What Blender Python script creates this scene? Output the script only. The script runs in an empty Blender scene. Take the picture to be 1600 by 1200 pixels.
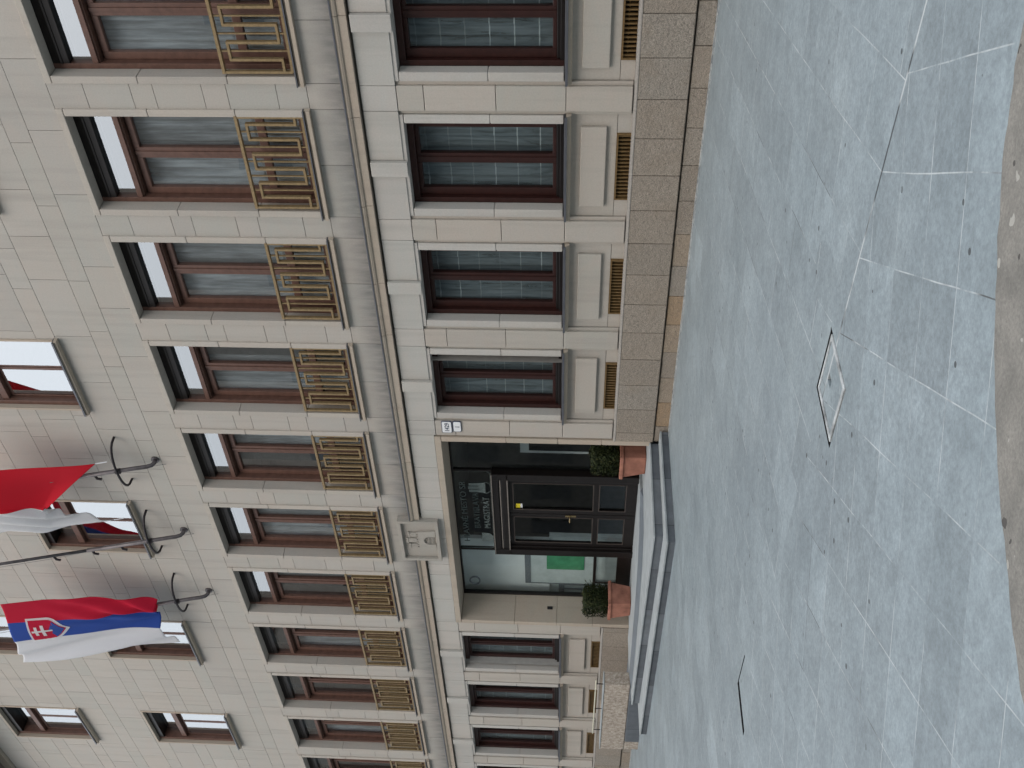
import bpy, bmesh, math, random
from mathutils import Vector, Matrix
random.seed(7)
R = math.radians
S = 0.75                       # every length below is in bay units (one bay = 2.4); S turns them into metres
scene = bpy.context.scene
COL = scene.collection

# ------------------------------------------------------------------ camera (the photograph is turned on its side)
cam_d = bpy.data.cameras.new('camera'); cam = bpy.data.objects.new('camera', cam_d); COL.objects.link(cam)
CYAW, CPITCH, CROLL = -0.791478, 0.0569865, 0.0194168
fw = Vector((math.sin(CYAW)*math.cos(CPITCH), math.cos(CYAW)*math.cos(CPITCH), math.sin(CPITCH)))
r0 = Vector((math.cos(CYAW), -math.sin(CYAW), 0)); u0 = r0.cross(fw)
rr = r0*math.cos(CROLL) + u0*math.sin(CROLL); uu = -r0*math.sin(CROLL) + u0*math.cos(CROLL)
m = Matrix.Identity(4)
for i in range(3):
    m[i][0] = -uu[i]; m[i][1] = rr[i]; m[i][2] = -fw[i]
m[0][3], m[1][3], m[2][3] = 0.0, -13.8608*S, 1.6*S
cam.matrix_world = m
cam_d.sensor_width = 36; cam_d.lens = 36*1650/1600; cam_d.clip_end = 2000; cam_d.clip_start = 0.05
scene.camera = cam

# ------------------------------------------------------------------ world, sun, exposure
SUN_EL, SUN_ROT = R(52), R(168)
w = bpy.data.worlds.new('World'); scene.world = w; w.use_nodes = True
nt = w.node_tree; bg = nt.nodes['Background']
sky = nt.nodes.new('ShaderNodeTexSky'); sky.sky_type = 'NISHITA'; sky.sun_disc = False
sky.sun_elevation = SUN_EL; sky.sun_rotation = SUN_ROT; sky.air_density = 1.0; sky.dust_density = 8.0; sky.ozone_density = 1.0
cloud = nt.nodes.new('ShaderNodeMix'); cloud.data_type = 'RGBA'; cloud.inputs[0].default_value = .62      # thin even cloud over the clear sky
cloud.inputs[7].default_value = (9.6, 10.1, 10.5, 1); nt.links.new(sky.outputs[0], cloud.inputs[6]); nt.links.new(cloud.outputs[2], bg.inputs[0]); bg.inputs[1].default_value = 0.15
sun_d = bpy.data.lights.new('sun', 'SUN'); sun = bpy.data.objects.new('sun', sun_d); COL.objects.link(sun)
sun_d.energy = 0.5; sun_d.angle = R(165); sun_d.color = (1.0, 0.98, 0.95)
sd = Vector((math.sin(SUN_ROT)*math.cos(SUN_EL), math.cos(SUN_ROT)*math.cos(SUN_EL), math.sin(SUN_EL)))
sun.rotation_euler = sd.to_track_quat('Z', 'Y').to_euler()
scene.view_settings.view_transform = 'Standard'; scene.view_settings.look = 'None'
scene.view_settings.exposure = 0.35; scene.view_settings.gamma = 1.0
scene.cycles.max_bounces = 10; scene.cycles.transparent_max_bounces = 12

# ------------------------------------------------------------------ mesh helpers
class MB:
    def __init__(s): s.v = []; s.f = []; s.t = []; s.mi = []
    def face(s, pts, tone=.5, mi=0):
        b = len(s.v); s.v += [tuple(p) for p in pts]; s.f.append(tuple(range(b, b+len(pts)))); s.t.append(tone); s.mi.append(mi)
    def box(s, x0, x1, y0, y1, z0, z1, tone=.5, mi=0, skip=''):
        b = len(s.v)
        s.v += [(x0,y0,z0),(x1,y0,z0),(x1,y1,z0),(x0,y1,z0),(x0,y0,z1),(x1,y0,z1),(x1,y1,z1),(x0,y1,z1)]
        fs = {'f':(0,1,5,4),'r':(1,2,6,5),'b':(2,3,7,6),'l':(3,0,4,7),'t':(4,5,6,7),'d':(3,2,1,0)}
        for k, q in fs.items():
            if k in skip: continue
            s.f.append(tuple(b+i for i in q)); s.t.append(tone); s.mi.append(mi)
    def frustum(s, cx, cy, z0, h0, z1, h1, tone=.5, mi=0):
        b = len(s.v)
        for z, h in ((z0,h0),(z1,h1)):
            s.v += [(cx-h,cy-h,z),(cx+h,cy-h,z),(cx+h,cy+h,z),(cx-h,cy+h,z)]
        for q in ((0,1,5,4),(1,2,6,5),(2,3,7,6),(3,0,4,7),(4,5,6,7),(3,2,1,0)):
            s.f.append(tuple(b+i for i in q)); s.t.append(tone); s.mi.append(mi)
    def prism_x(s, x0, x1, prof, tone=.5, mi=0):            # profile of (y,z), counter-clockwise seen from +x
        n = len(prof); b = len(s.v)
        s.v += [(x0,y,z) for y, z in prof] + [(x1,y,z) for y, z in prof]
        for i in range(n):
            j = (i+1) % n
            s.f.append((b+i, b+j, b+n+j, b+n+i)); s.t.append(tone); s.mi.append(mi)
        s.f.append(tuple(b+i for i in range(n))[::-1]); s.t.append(tone); s.mi.append(mi)
        s.f.append(tuple(b+n+i for i in range(n))); s.t.append(tone); s.mi.append(mi)
    def extrude_y(s, poly, y0, y1, tone=.5, mi=0):          # polygon of (x,z), counter-clockwise seen from -y
        n = len(poly); b = len(s.v)
        s.v += [(x,y0,z) for x, z in poly] + [(x,y1,z) for x, z in poly]
        s.f.append(tuple(b+i for i in range(n))); s.t.append(tone); s.mi.append(mi)
        s.f.append(tuple(b+n+i for i in range(n))[::-1]); s.t.append(tone); s.mi.append(mi)
        for i in range(n):
            j = (i+1) % n
            s.f.append((b+j, b+i, b+n+i, b+n+j)); s.t.append(tone); s.mi.append(mi)
    def extrude_z(s, poly, z0, z1, tone=.5, mi=0):
        n = len(poly); b = len(s.v)
        s.v += [(x,y,z0) for x, y in poly] + [(x,y,z1) for x, y in poly]
        s.f.append(tuple(b+i for i in range(n))[::-1]); s.t.append(tone); s.mi.append(mi)
        s.f.append(tuple(b+n+i for i in range(n))); s.t.append(tone); s.mi.append(mi)
        for i in range(n):
            j = (i+1) % n
            s.f.append((b+i, b+j, b+n+j, b+n+i)); s.t.append(tone); s.mi.append(mi)
    def tube(s, pts, r, n=8, tone=.5, mi=0, r1=None):
        pts = [Vector(p) for p in pts]; b = len(s.v); N = len(pts)
        up = None
        for i, p in enumerate(pts):
            d = (pts[min(i+1,N-1)]-pts[max(i-1,0)]).normalized()
            if up is None:
                up = Vector((0,0,1)) if abs(d.z) < .9 else Vector((1,0,0))
            a = d.cross(up).normalized(); c = a.cross(d).normalized(); up = c
            rad = r if r1 is None else r+(r1-r)*i/(N-1)
            for k in range(n):
                th = 2*math.pi*k/n
                s.v.append(tuple(p+rad*(math.cos(th)*a+math.sin(th)*c)))
        for i in range(N-1):
            for k in range(n):
                k2 = (k+1) % n
                s.f.append((b+i*n+k, b+i*n+k2, b+(i+1)*n+k2, b+(i+1)*n+k)); s.t.append(tone); s.mi.append(mi)
        s.f.append(tuple(b+k for k in range(n))[::-1]); s.t.append(tone); s.mi.append(mi)
        s.f.append(tuple(b+(N-1)*n+k for k in range(n))); s.t.append(tone); s.mi.append(mi)
    def build(s, name, mat, parent=None, loc=None, smooth=False, bevel=0, fix=True):
        me = bpy.data.meshes.new(name); me.from_pydata(s.v, [], s.f)
        mats = mat if isinstance(mat, (list, tuple)) else [mat]
        for mm in mats: me.materials.append(mm)
        a = me.attributes.new('tone', 'FLOAT', 'FACE'); a.data.foreach_set('value', s.t)
        me.polygons.foreach_set('material_index', s.mi)
        if fix:
            bm = bmesh.new(); bm.from_mesh(me); bmesh.ops.recalc_face_normals(bm, faces=bm.faces); bm.to_mesh(me); bm.free()
        if smooth:
            me.polygons.foreach_set('use_smooth', [True]*len(me.polygons))
        o = bpy.data.objects.new(name, me); COL.objects.link(o)
        if parent:
            o.parent = parent; o.location = -base_of(parent) if loc is None else loc
        elif loc: o.location = loc
        if bevel:
            bv = o.modifiers.new('bevel', 'BEVEL'); bv.width = bevel*S; bv.segments = 2; bv.limit_method = 'ANGLE'
        return o
def base_of(o):
    p = Vector((0,0,0))
    while o: p = p + Vector(o.location); o = o.parent
    return p
def thing(name, label, cat, loc, group=None):
    o = bpy.data.objects.new(name, None); COL.objects.link(o); o.location = loc; o.empty_display_size = .2
    return tag(o, label, cat, group)
def tag(o, label, cat, group=None):
    o['label'] = label; o['category'] = cat
    if group: o['group'] = group
    return o
def struct(o): o['kind'] = 'structure'; return o
def copy_tree(o, parent, loc):
    c = o.copy(); COL.objects.link(c); c.parent = parent; c.location = loc
    for ch in list(o.children):
        d = ch.copy(); COL.objects.link(d); d.parent = c
    return c
def subtract(rect, holes):
    out = [rect]
    for hx0, hx1, hz0, hz1 in holes:
        nxt = []
        for x0, x1, z0, z1 in out:
            if hx0 >= x1 or hx1 <= x0 or hz0 >= z1 or hz1 <= z0: nxt.append((x0,x1,z0,z1)); continue
            if x0 < hx0: nxt.append((x0,hx0,z0,z1))
            if hx1 < x1: nxt.append((hx1,x1,z0,z1))
            a, b = max(x0,hx0), min(x1,hx1)
            if z0 < hz0: nxt.append((a,b,z0,hz0))
            if hz1 < z1: nxt.append((a,b,hz1,z1))
        out = nxt
    return [q for q in out if q[1]-q[0] > .012 and q[3]-q[2] > .012]

# ------------------------------------------------------------------ materials
def mat(name):
    mt = bpy.data.materials.new(name); mt.use_nodes = True
    n = mt.node_tree.nodes; return mt, mt.node_tree, n['Principled BSDF']
def N(t, kind, **kw):
    n = t.nodes.new(kind)
    for k, v in kw.items():
        if k.startswith('in_'): n.inputs[int(k[3:])].default_value = v
        else: setattr(n, k, v)
    return n
def noise(t, vec, scale, detail=4, rough=.55, dist=0):
    n = N(t, 'ShaderNodeTexNoise'); n.inputs['Scale'].default_value = scale; n.inputs['Detail'].default_value = detail
    n.inputs['Roughness'].default_value = rough; n.inputs['Distortion'].default_value = dist
    t.links.new(vec, n.inputs['Vector']); return n.outputs['Fac']
def ramp(t, fac, stops, interp='LINEAR'):
    n = N(t, 'ShaderNodeValToRGB'); n.color_ramp.interpolation = interp
    el = n.color_ramp.elements
    while len(el) < len(stops): el.new(.5)
    for e, (p, c) in zip(el, stops):
        e.position = p; e.color = (c, c, c, 1) if not isinstance(c, tuple) else (c[0], c[1], c[2], 1)
    t.links.new(fac, n.inputs[0]); return n.outputs[0]
def mixc(t, fac, a, b, mode='MIX'):
    n = N(t, 'ShaderNodeMix', data_type='RGBA', blend_type=mode)
    for sock, v in ((n.inputs[0], fac), (n.inputs[6], a), (n.inputs[7], b)):
        if hasattr(v, 'links') or hasattr(v, 'is_linked'): t.links.new(v, sock)
        elif isinstance(v, tuple): sock.default_value = (v[0], v[1], v[2], 1)
        else: sock.default_value = v
    return n.outputs[2]
def math_(t, op, a, b=None, c=None):
    n = N(t, 'ShaderNodeMath', operation=op)
    for i, v in enumerate((a, b, c)):
        if v is None: continue
        if hasattr(v, 'is_linked'): t.links.new(v, n.inputs[i])
        else: n.inputs[i].default_value = v
    return n.outputs[0]
def objvec(t): return N(t, 'ShaderNodeTexCoord').outputs['Object']
def worldvec(t): return N(t, 'ShaderNodeNewGeometry').outputs['Position']
def bump(t, bsdf, h, strength=.3, dist=.01):
    n = N(t, 'ShaderNodeBump'); n.inputs['Strength'].default_value = strength; n.inputs['Distance'].default_value = dist
    t.links.new(h, n.inputs['Height']); t.links.new(n.outputs[0], bsdf.inputs['Normal'])
def scaled(t, vec, sx, sy, sz, rot=0):
    n = N(t, 'ShaderNodeMapping'); n.inputs['Scale'].default_value = (sx, sy, sz); n.inputs['Rotation'].default_value = (0, 0, rot)
    t.links.new(vec, n.inputs['Vector']); return n.outputs[0]

def stone_mat(name, gain=1.0, warm=0.0, stain=False):
    mt, t, b = mat(name); v = worldvec(t)
    at = N(t, 'ShaderNodeAttribute', attribute_name='tone').outputs['Fac']
    def c(r, g, bl): return (min(.8, r*gain*(1+warm)), g*gain, bl*gain*(1-warm))
    base = ramp(t, at, [(0, c(.360,.352,.336)), (.2, c(.398,.387,.367)), (.4, c(.372,.374,.354)), (.55, c(.398,.383,.357)), (.7, c(.396,.39,.372)), (.85, c(.404,.384,.358)), (1, c(.418,.41,.39))])
    n1 = noise(t, scaled(t, v, 1, 1, 2.4), 2.2, 5, .6, .6)
    n2 = noise(t, scaled(t, v, 1.5, 1.5, 6), 5, 3, .5, 1.2)
    n3 = noise(t, v, 55, 3, .6)
    base = mixc(t, ramp(t, n1, [(.4, 0.0), (.75, .5)]), base, c(.415,.372,.34))
    base = mixc(t, ramp(t, n2, [(.5, 0.0), (.8, .35)]), base, c(.36,.37,.34))
    base = mixc(t, 1.0, base, ramp(t, n3, [(.3, .94), (.7, 1.05)]), 'MULTIPLY')
    base = mixc(t, 1.0, base, (1.03, 1.01, .982), 'MULTIPLY')
    # rain streaks and a few rusty patches
    st = noise(t, scaled(t, v, 5, 5, .35), 1.3, 5, .6)
    base = mixc(t, ramp(t, st, [(.5, 0.0), (.8, .42)]), base, c(.25,.24,.22))
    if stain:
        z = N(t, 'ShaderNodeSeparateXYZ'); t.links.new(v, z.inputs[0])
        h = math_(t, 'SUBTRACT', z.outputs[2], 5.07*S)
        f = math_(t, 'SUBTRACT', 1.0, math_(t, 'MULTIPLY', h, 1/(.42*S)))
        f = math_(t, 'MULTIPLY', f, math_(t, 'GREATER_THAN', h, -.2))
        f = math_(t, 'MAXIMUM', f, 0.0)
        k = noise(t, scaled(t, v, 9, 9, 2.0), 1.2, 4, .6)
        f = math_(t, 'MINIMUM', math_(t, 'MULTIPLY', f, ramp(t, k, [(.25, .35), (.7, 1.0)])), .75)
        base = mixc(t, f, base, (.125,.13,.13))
    t.links.new(base, b.inputs['Base Color']); b.inputs['Roughness'].default_value = .85
    b.inputs['Specular IOR Level'].default_value = .25
    bump(t, b, noise(t, v, 90, 4, .65), .12, .003)
    return mt
M = {}
M['stone'] = stone_mat('sandstone', 1.0, stain=True)
M['trim'] = stone_mat('trim_sandstone', 1.02, .02)
M['frieze'] = stone_mat('frieze_sandstone', 1.12, -.02)
M['relief'] = stone_mat('relief_stone', .86, .02)
M['course'] = stone_mat('string_course_stone', .92, .1)

def simple(name, col, rough=.5, metal=0, spec=.5, var=.12, scale=8, bumps=0, bscale=60):
    mt, t, b = mat(name); v = objvec(t)
    n = noise(t, v, scale, 5, .6)
    t.links.new(mixc(t, 1.0, col, ramp(t, n, [(.3, 1-var), (.7, 1+var)]), 'MULTIPLY'), b.inputs['Base Color'])
    b.inputs['Roughness'].default_value = rough; b.inputs['Metallic'].default_value = metal; b.inputs['Specular IOR Level'].default_value = spec
    if bumps: bump(t, b, noise(t, v, bscale, 4, .6), bumps, .004)
    return mt
M['mortar'] = simple('mortar', (.185,.178,.16), .95)
M['ceiling'] = simple('interior_dark', (.27,.26,.25), .9)
M['inner'] = simple('interior_plaster', (.34,.33,.31), .9)
M['wood'] = simple('brown_window_wood', (.115,.060,.045), .45, 0, .4, .22, 14)
M['wood_dark'] = simple('dark_red_window_wood', (.032,.011,.009), .4, 0, .4, .25, 14)
M['door'] = simple('dark_door_and_shade_wood', (.009,.0065,.006), .4, 0, .35, .3, 12)
M['flash'] = simple('sill_flashing', (.10,.105,.12), .45, .3)
M['brass'] = simple('ochre_railing_paint', (.255,.182,.092), .42, .25, .5, .25, 30)
M['vent'] = simple('ochre_vent_paint', (.175,.108,.042), .5, .3, .5, .3, 30)
M['pipe'] = simple('grey_pole_paint', (.11,.10,.105), .45, .5, .5, .3, 10)
M['iron'] = simple('dark_iron', (.03,.026,.03), .5, .5, .4, .3, 12)
M['black'] = simple('black_gap', (.008,.008,.009), .9)
M['white'] = simple('white_enamel', (.74,.76,.78), .35, 0, .5, .04)
M['ink'] = simple('dark_lettering', (.05,.06,.10), .5)
M['etch'] = simple('pale_glass_lettering', (.225,.27,.26), .6, 0, .3, .12, 20)
M['etch_dim'] = simple('dim_glass_lettering', (.125,.155,.148), .6, 0, .3, .25, 9)
M['yellow'] = simple('yellow_sticker', (.75,.62,.03), .5)
M['green'] = simple('green_poster', (.065,.29,.14), .7, 0, .3, .2, 6)
M['board'] = simple('pale_board', (.55,.60,.60), .6, 0, .3, .1, 6)
M['plaster'] = simple('white_plaster', (.78,.80,.80), .8, 0, .2, .06, 3)
M['greyband'] = simple('grey_band', (.16,.18,.20), .6, 0, .3, .4, 60)
M['tread'] = simple('step_tread_granite', (.34,.375,.39), .6, 0, .4, .14, 5, .2, 120)
def riser():  # same stone as the treads, darker: riser shade is put into the colour
    mt, t, b = mat('shaded_dark_granite'); v = worldvec(t)
    sp = N(t, 'ShaderNodeSeparateXYZ'); t.links.new(v, sp.inputs[0])
    q = math_(t, 'MULTIPLY', math_(t, 'ADD', sp.outputs[0], math_(t, 'MULTIPLY', sp.outputs[1], 1.3)), 1/1.05)
    fl_ = math_(t, 'FLOOR', q); wn = N(t, 'ShaderNodeTexWhiteNoise', noise_dimensions='1D'); t.links.new(fl_, wn.inputs['W'])
    base = ramp(t, wn.outputs['Value'], [(0, (.095,.108,.125)), (.5, (.125,.142,.162)), (1, (.155,.172,.192))])
    base = mixc(t, 1.0, base, ramp(t, noise(t, v, 5, 4, .6), [(.3, .82), (.7, 1.18)]), 'MULTIPLY')
    base = mixc(t, math_(t, 'LESS_THAN', math_(t, 'FRACT', q), .012), base, (.04,.045,.05))
    t.links.new(base, b.inputs['Base Color']); b.inputs['Roughness'].default_value = .6; return mt
M['riser'] = riser()
M['terracotta'] = simple('terracotta', (.33,.15,.108), .85, 0, .2, .32, 5, .15, 80)
M['soil'] = simple('soil', (.03,.022,.016), .95, 0, .1, .4, 30)
M['stem'] = simple('bark', (.06,.045,.03), .9)
M['rope'] = simple('halyard', (.22,.22,.22), .8)
M['rail'] = simple('pale_handrail', (.6,.58,.45), .4, .2)
M['eave'] = simple('eave_boards', (.14,.10,.085), .8)
M['opp'] = simple('opposite_plaster', (.20,.185,.165), .9, 0, .2, .15, 1)
M['oppwin'] = simple('opposite_window', (.03,.035,.04), .2)
M['opproof'] = simple('opposite_roof', (.10,.05,.04), .8)

def granite():
    mt, t, b = mat('rough_granite'); v = worldvec(t)
    at = N(t, 'ShaderNodeAttribute', attribute_name='tone').outputs['Fac']
    base = ramp(t, at, [(0, (.28,.247,.208)), (.45, (.31,.27,.225)), (.8, (.295,.268,.232)), (.96, (.32,.262,.20)), (1, (.34,.25,.165))])
    n1 = noise(t, v, 120, 2, .7); n2 = noise(t, v, 24, 4, .75); n3 = noise(t, v, 3, 4, .6)
    base = mixc(t, 1.0, base, ramp(t, n1, [(.33, .55), (.5, 1.0), (.68, 1.4)]), 'MULTIPLY')
    base = mixc(t, ramp(t, n2, [(.55, 0.0), (.7, .6)]), base, (.15,.13,.115))
    base = mixc(t, ramp(t, n3, [(.5, 0.0), (.75, .5)]), base, (.265,.22,.172))
    t.links.new(base, b.inputs['Base Color']); b.inputs['Roughness'].default_value = .85; b.inputs['Specular IOR Level'].default_value = .3
    bump(t, b, n2, 1.0, .02); return mt
M['granite'] = granite()
M['granite_smooth'] = simple('dressed_granite', (.25,.235,.215), .7, 0, .3, .2, 40, .1)

def pebble():
    mt, t, b = mat('light_rough_granite'); v = worldvec(t)
    vo = N(t, 'ShaderNodeTexVoronoi'); vo.inputs['Scale'].default_value = 26; t.links.new(v, vo.inputs['Vector'])
    n = noise(t, v, 19, 3, .8)
    base = ramp(t, n, [(.36, (.25,.21,.17)), (.5, (.39,.338,.285)), (.64, (.52,.47,.405))])
    base = mixc(t, ramp(t, vo.outputs['Distance'], [(.1, .3), (.6, 0.0)]), base, (.30,.25,.215))
    t.links.new(base, b.inputs['Base Color']); b.inputs['Roughness'].default_value = .85
    bump(t, b, n, .9, .015); return mt
M['pebble'] = pebble()

def glass(name='window_glass', ior=2.2, tint=(.8,.86,.86)):
    mt = bpy.data.materials.new(name); mt.use_nodes = True; t = mt.node_tree; t.nodes.clear()
    out = N(t, 'ShaderNodeOutputMaterial'); mix = N(t, 'ShaderNodeMixShader')
    tr = N(t, 'ShaderNodeBsdfTransparent'); tr.inputs[0].default_value = (*tint, 1)
    gl = N(t, 'ShaderNodeBsdfGlossy'); gl.inputs['Roughness'].default_value = 0.0; gl.inputs[0].default_value = (.95,.98,1,1)
    bp = N(t, 'ShaderNodeBump'); bp.inputs['Strength'].default_value = .04; bp.inputs['Distance'].default_value = .02
    t.links.new(noise(t, worldvec(t), 1.7, 2, .5), bp.inputs['Height']); t.links.new(bp.outputs[0], gl.inputs['Normal'])
    fr = N(t, 'ShaderNodeFresnel'); gm = N(t, 'ShaderNodeNewGeometry')
    t.links.new(math_(t, 'POWER', ior, math_(t, 'SUBTRACT', 1.0, math_(t, 'MULTIPLY', gm.outputs['Backfacing'], 2.0))), fr.inputs[0])
    t.links.new(fr.outputs[0], mix.inputs[0]); t.links.new(tr.outputs[0], mix.inputs[1]); t.links.new(gl.outputs[0], mix.inputs[2])
    t.links.new(mix.outputs[0], out.inputs[0]); return mt
M['glass'] = glass('window_glass', 3.6, (.86,.89,.91))
M['glass_up'] = glass('upper_glass', 5.5, (.7,.74,.76))
M['glass_low'] = glass('entrance_glass', 1.45, (.82,.88,.88))

def lace(name, stripes):
    mt = bpy.data.materials.new(name); mt.use_nodes = True; t = mt.node_tree; t.nodes.clear()
    out = N(t, 'ShaderNodeOutputMaterial'); mix = N(t, 'ShaderNodeMixShader')
    tr = N(t, 'ShaderNodeBsdfTransparent'); di = N(t, 'ShaderNodeBsdfDiffuse'); v = worldvec(t)
    n = noise(t, scaled(t, v, 3.2, 3, .35), 3, 4, .6)
    fac = ramp(t, n, [(.3, .45), (.7, .85)])
    col = ramp(t, n, [(.3, (.29,.335,.355)), (.7, (.64,.71,.745))])
    if stripes:
        z = N(t, 'ShaderNodeSeparateXYZ'); t.links.new(v, z.inputs[0])
        m_ = math_(t, 'MODULO', math_(t, 'MULTIPLY', z.outputs[2], 1/(.36*S)), 1.0)
        ln = math_(t, 'MULTIPLY', math_(t, 'LESS_THAN', m_, .05), ramp(t, noise(t, v, 1.3, 2, .5), [(.35, .15), (.6, .9)]))
        fac = math_(t, 'MAXIMUM', ramp(t, n, [(.3, .55), (.7, .8)]), ln)
        col = mixc(t, ln, ramp(t, noise(t, scaled(t, v, 7, 3, .8), 1.6, 4, .6, 1.5), [(.3, (.13,.15,.16)), (.5, (.24,.275,.30)), (.7, (.31,.35,.385))]), (.52,.56,.58))
    t.links.new(col, di.inputs[0]); t.links.new(fac, mix.inputs[0])
    t.links.new(tr.outputs[0], mix.inputs[1]); t.links.new(di.outputs[0], mix.inputs[2])
    t.links.new(mix.outputs[0], out.inputs[0]); return mt
M['lace'] = lace('lace_curtain', False); M['sheer'] = lace('sheer_curtain', True)

def cloth(name, cols=None, col=None):
    mt, t, b = mat(name)
    if cols:
        uv = N(t, 'ShaderNodeUVMap').outputs[0]; s_ = N(t, 'ShaderNodeSeparateXYZ'); t.links.new(uv, s_.inputs[0])
        c = ramp(t, s_.outputs[0], cols, 'CONSTANT')
    else:
        c = mixc(t, 0.0, col, col)
    wv = noise(t, objvec(t), 220, 2, .5)
    c = mixc(t, 1.0, c, ramp(t, wv, [(.3, .93), (.7, 1.05)]), 'MULTIPLY')
    t.links.new(c, b.inputs['Base Color']); b.inputs['Roughness'].default_value = .75; b.inputs['Specular IOR Level'].default_value = .2
    tl = N(t, 'ShaderNodeBsdfTranslucent'); t.links.new(c, tl.inputs[0])
    mx = N(t, 'ShaderNodeMixShader'); mx.inputs[0].default_value = .42
    out = [n for n in t.nodes if n.type == 'OUTPUT_MATERIAL'][0]
    t.links.new(b.outputs[0], mx.inputs[1]); t.links.new(tl.outputs[0], mx.inputs[2]); t.links.new(mx.outputs[0], out.inputs[0])
    return mt
M['tricolour'] = cloth('tricolour_cloth', [(0, (.80,.81,.84)), (.335, (.045,.11,.45)), (.668, (.64,.02,.06))])
M['redwhite'] = cloth('red_white_cloth', [(0, (.82,.83,.85)), (.485, (.64,.015,.035))])
M['cloth_red'] = cloth('red_cloth', col=(.62,.015,.06)); M['cloth_blue'] = cloth('blue_cloth', col=(.045,.11,.45)); M['cloth_white'] = cloth('white_cloth', col=(.85,.86,.88))

def leafmat():
    mt, t, b = mat('box_leaf')
    at = N(t, 'ShaderNodeAttribute', attribute_name='tone').outputs['Fac']
    t.links.new(ramp(t, at, [(0, (.009,.014,.006)), (.5, (.022,.032,.011)), (.85, (.045,.054,.018)), (1, (.085,.080,.030))]), b.inputs['Base Color'])
    b.inputs['Roughness'].default_value = .65; b.inputs['Specular IOR Level'].default_value = .15; return mt
M['leaf'] = leafmat()

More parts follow.
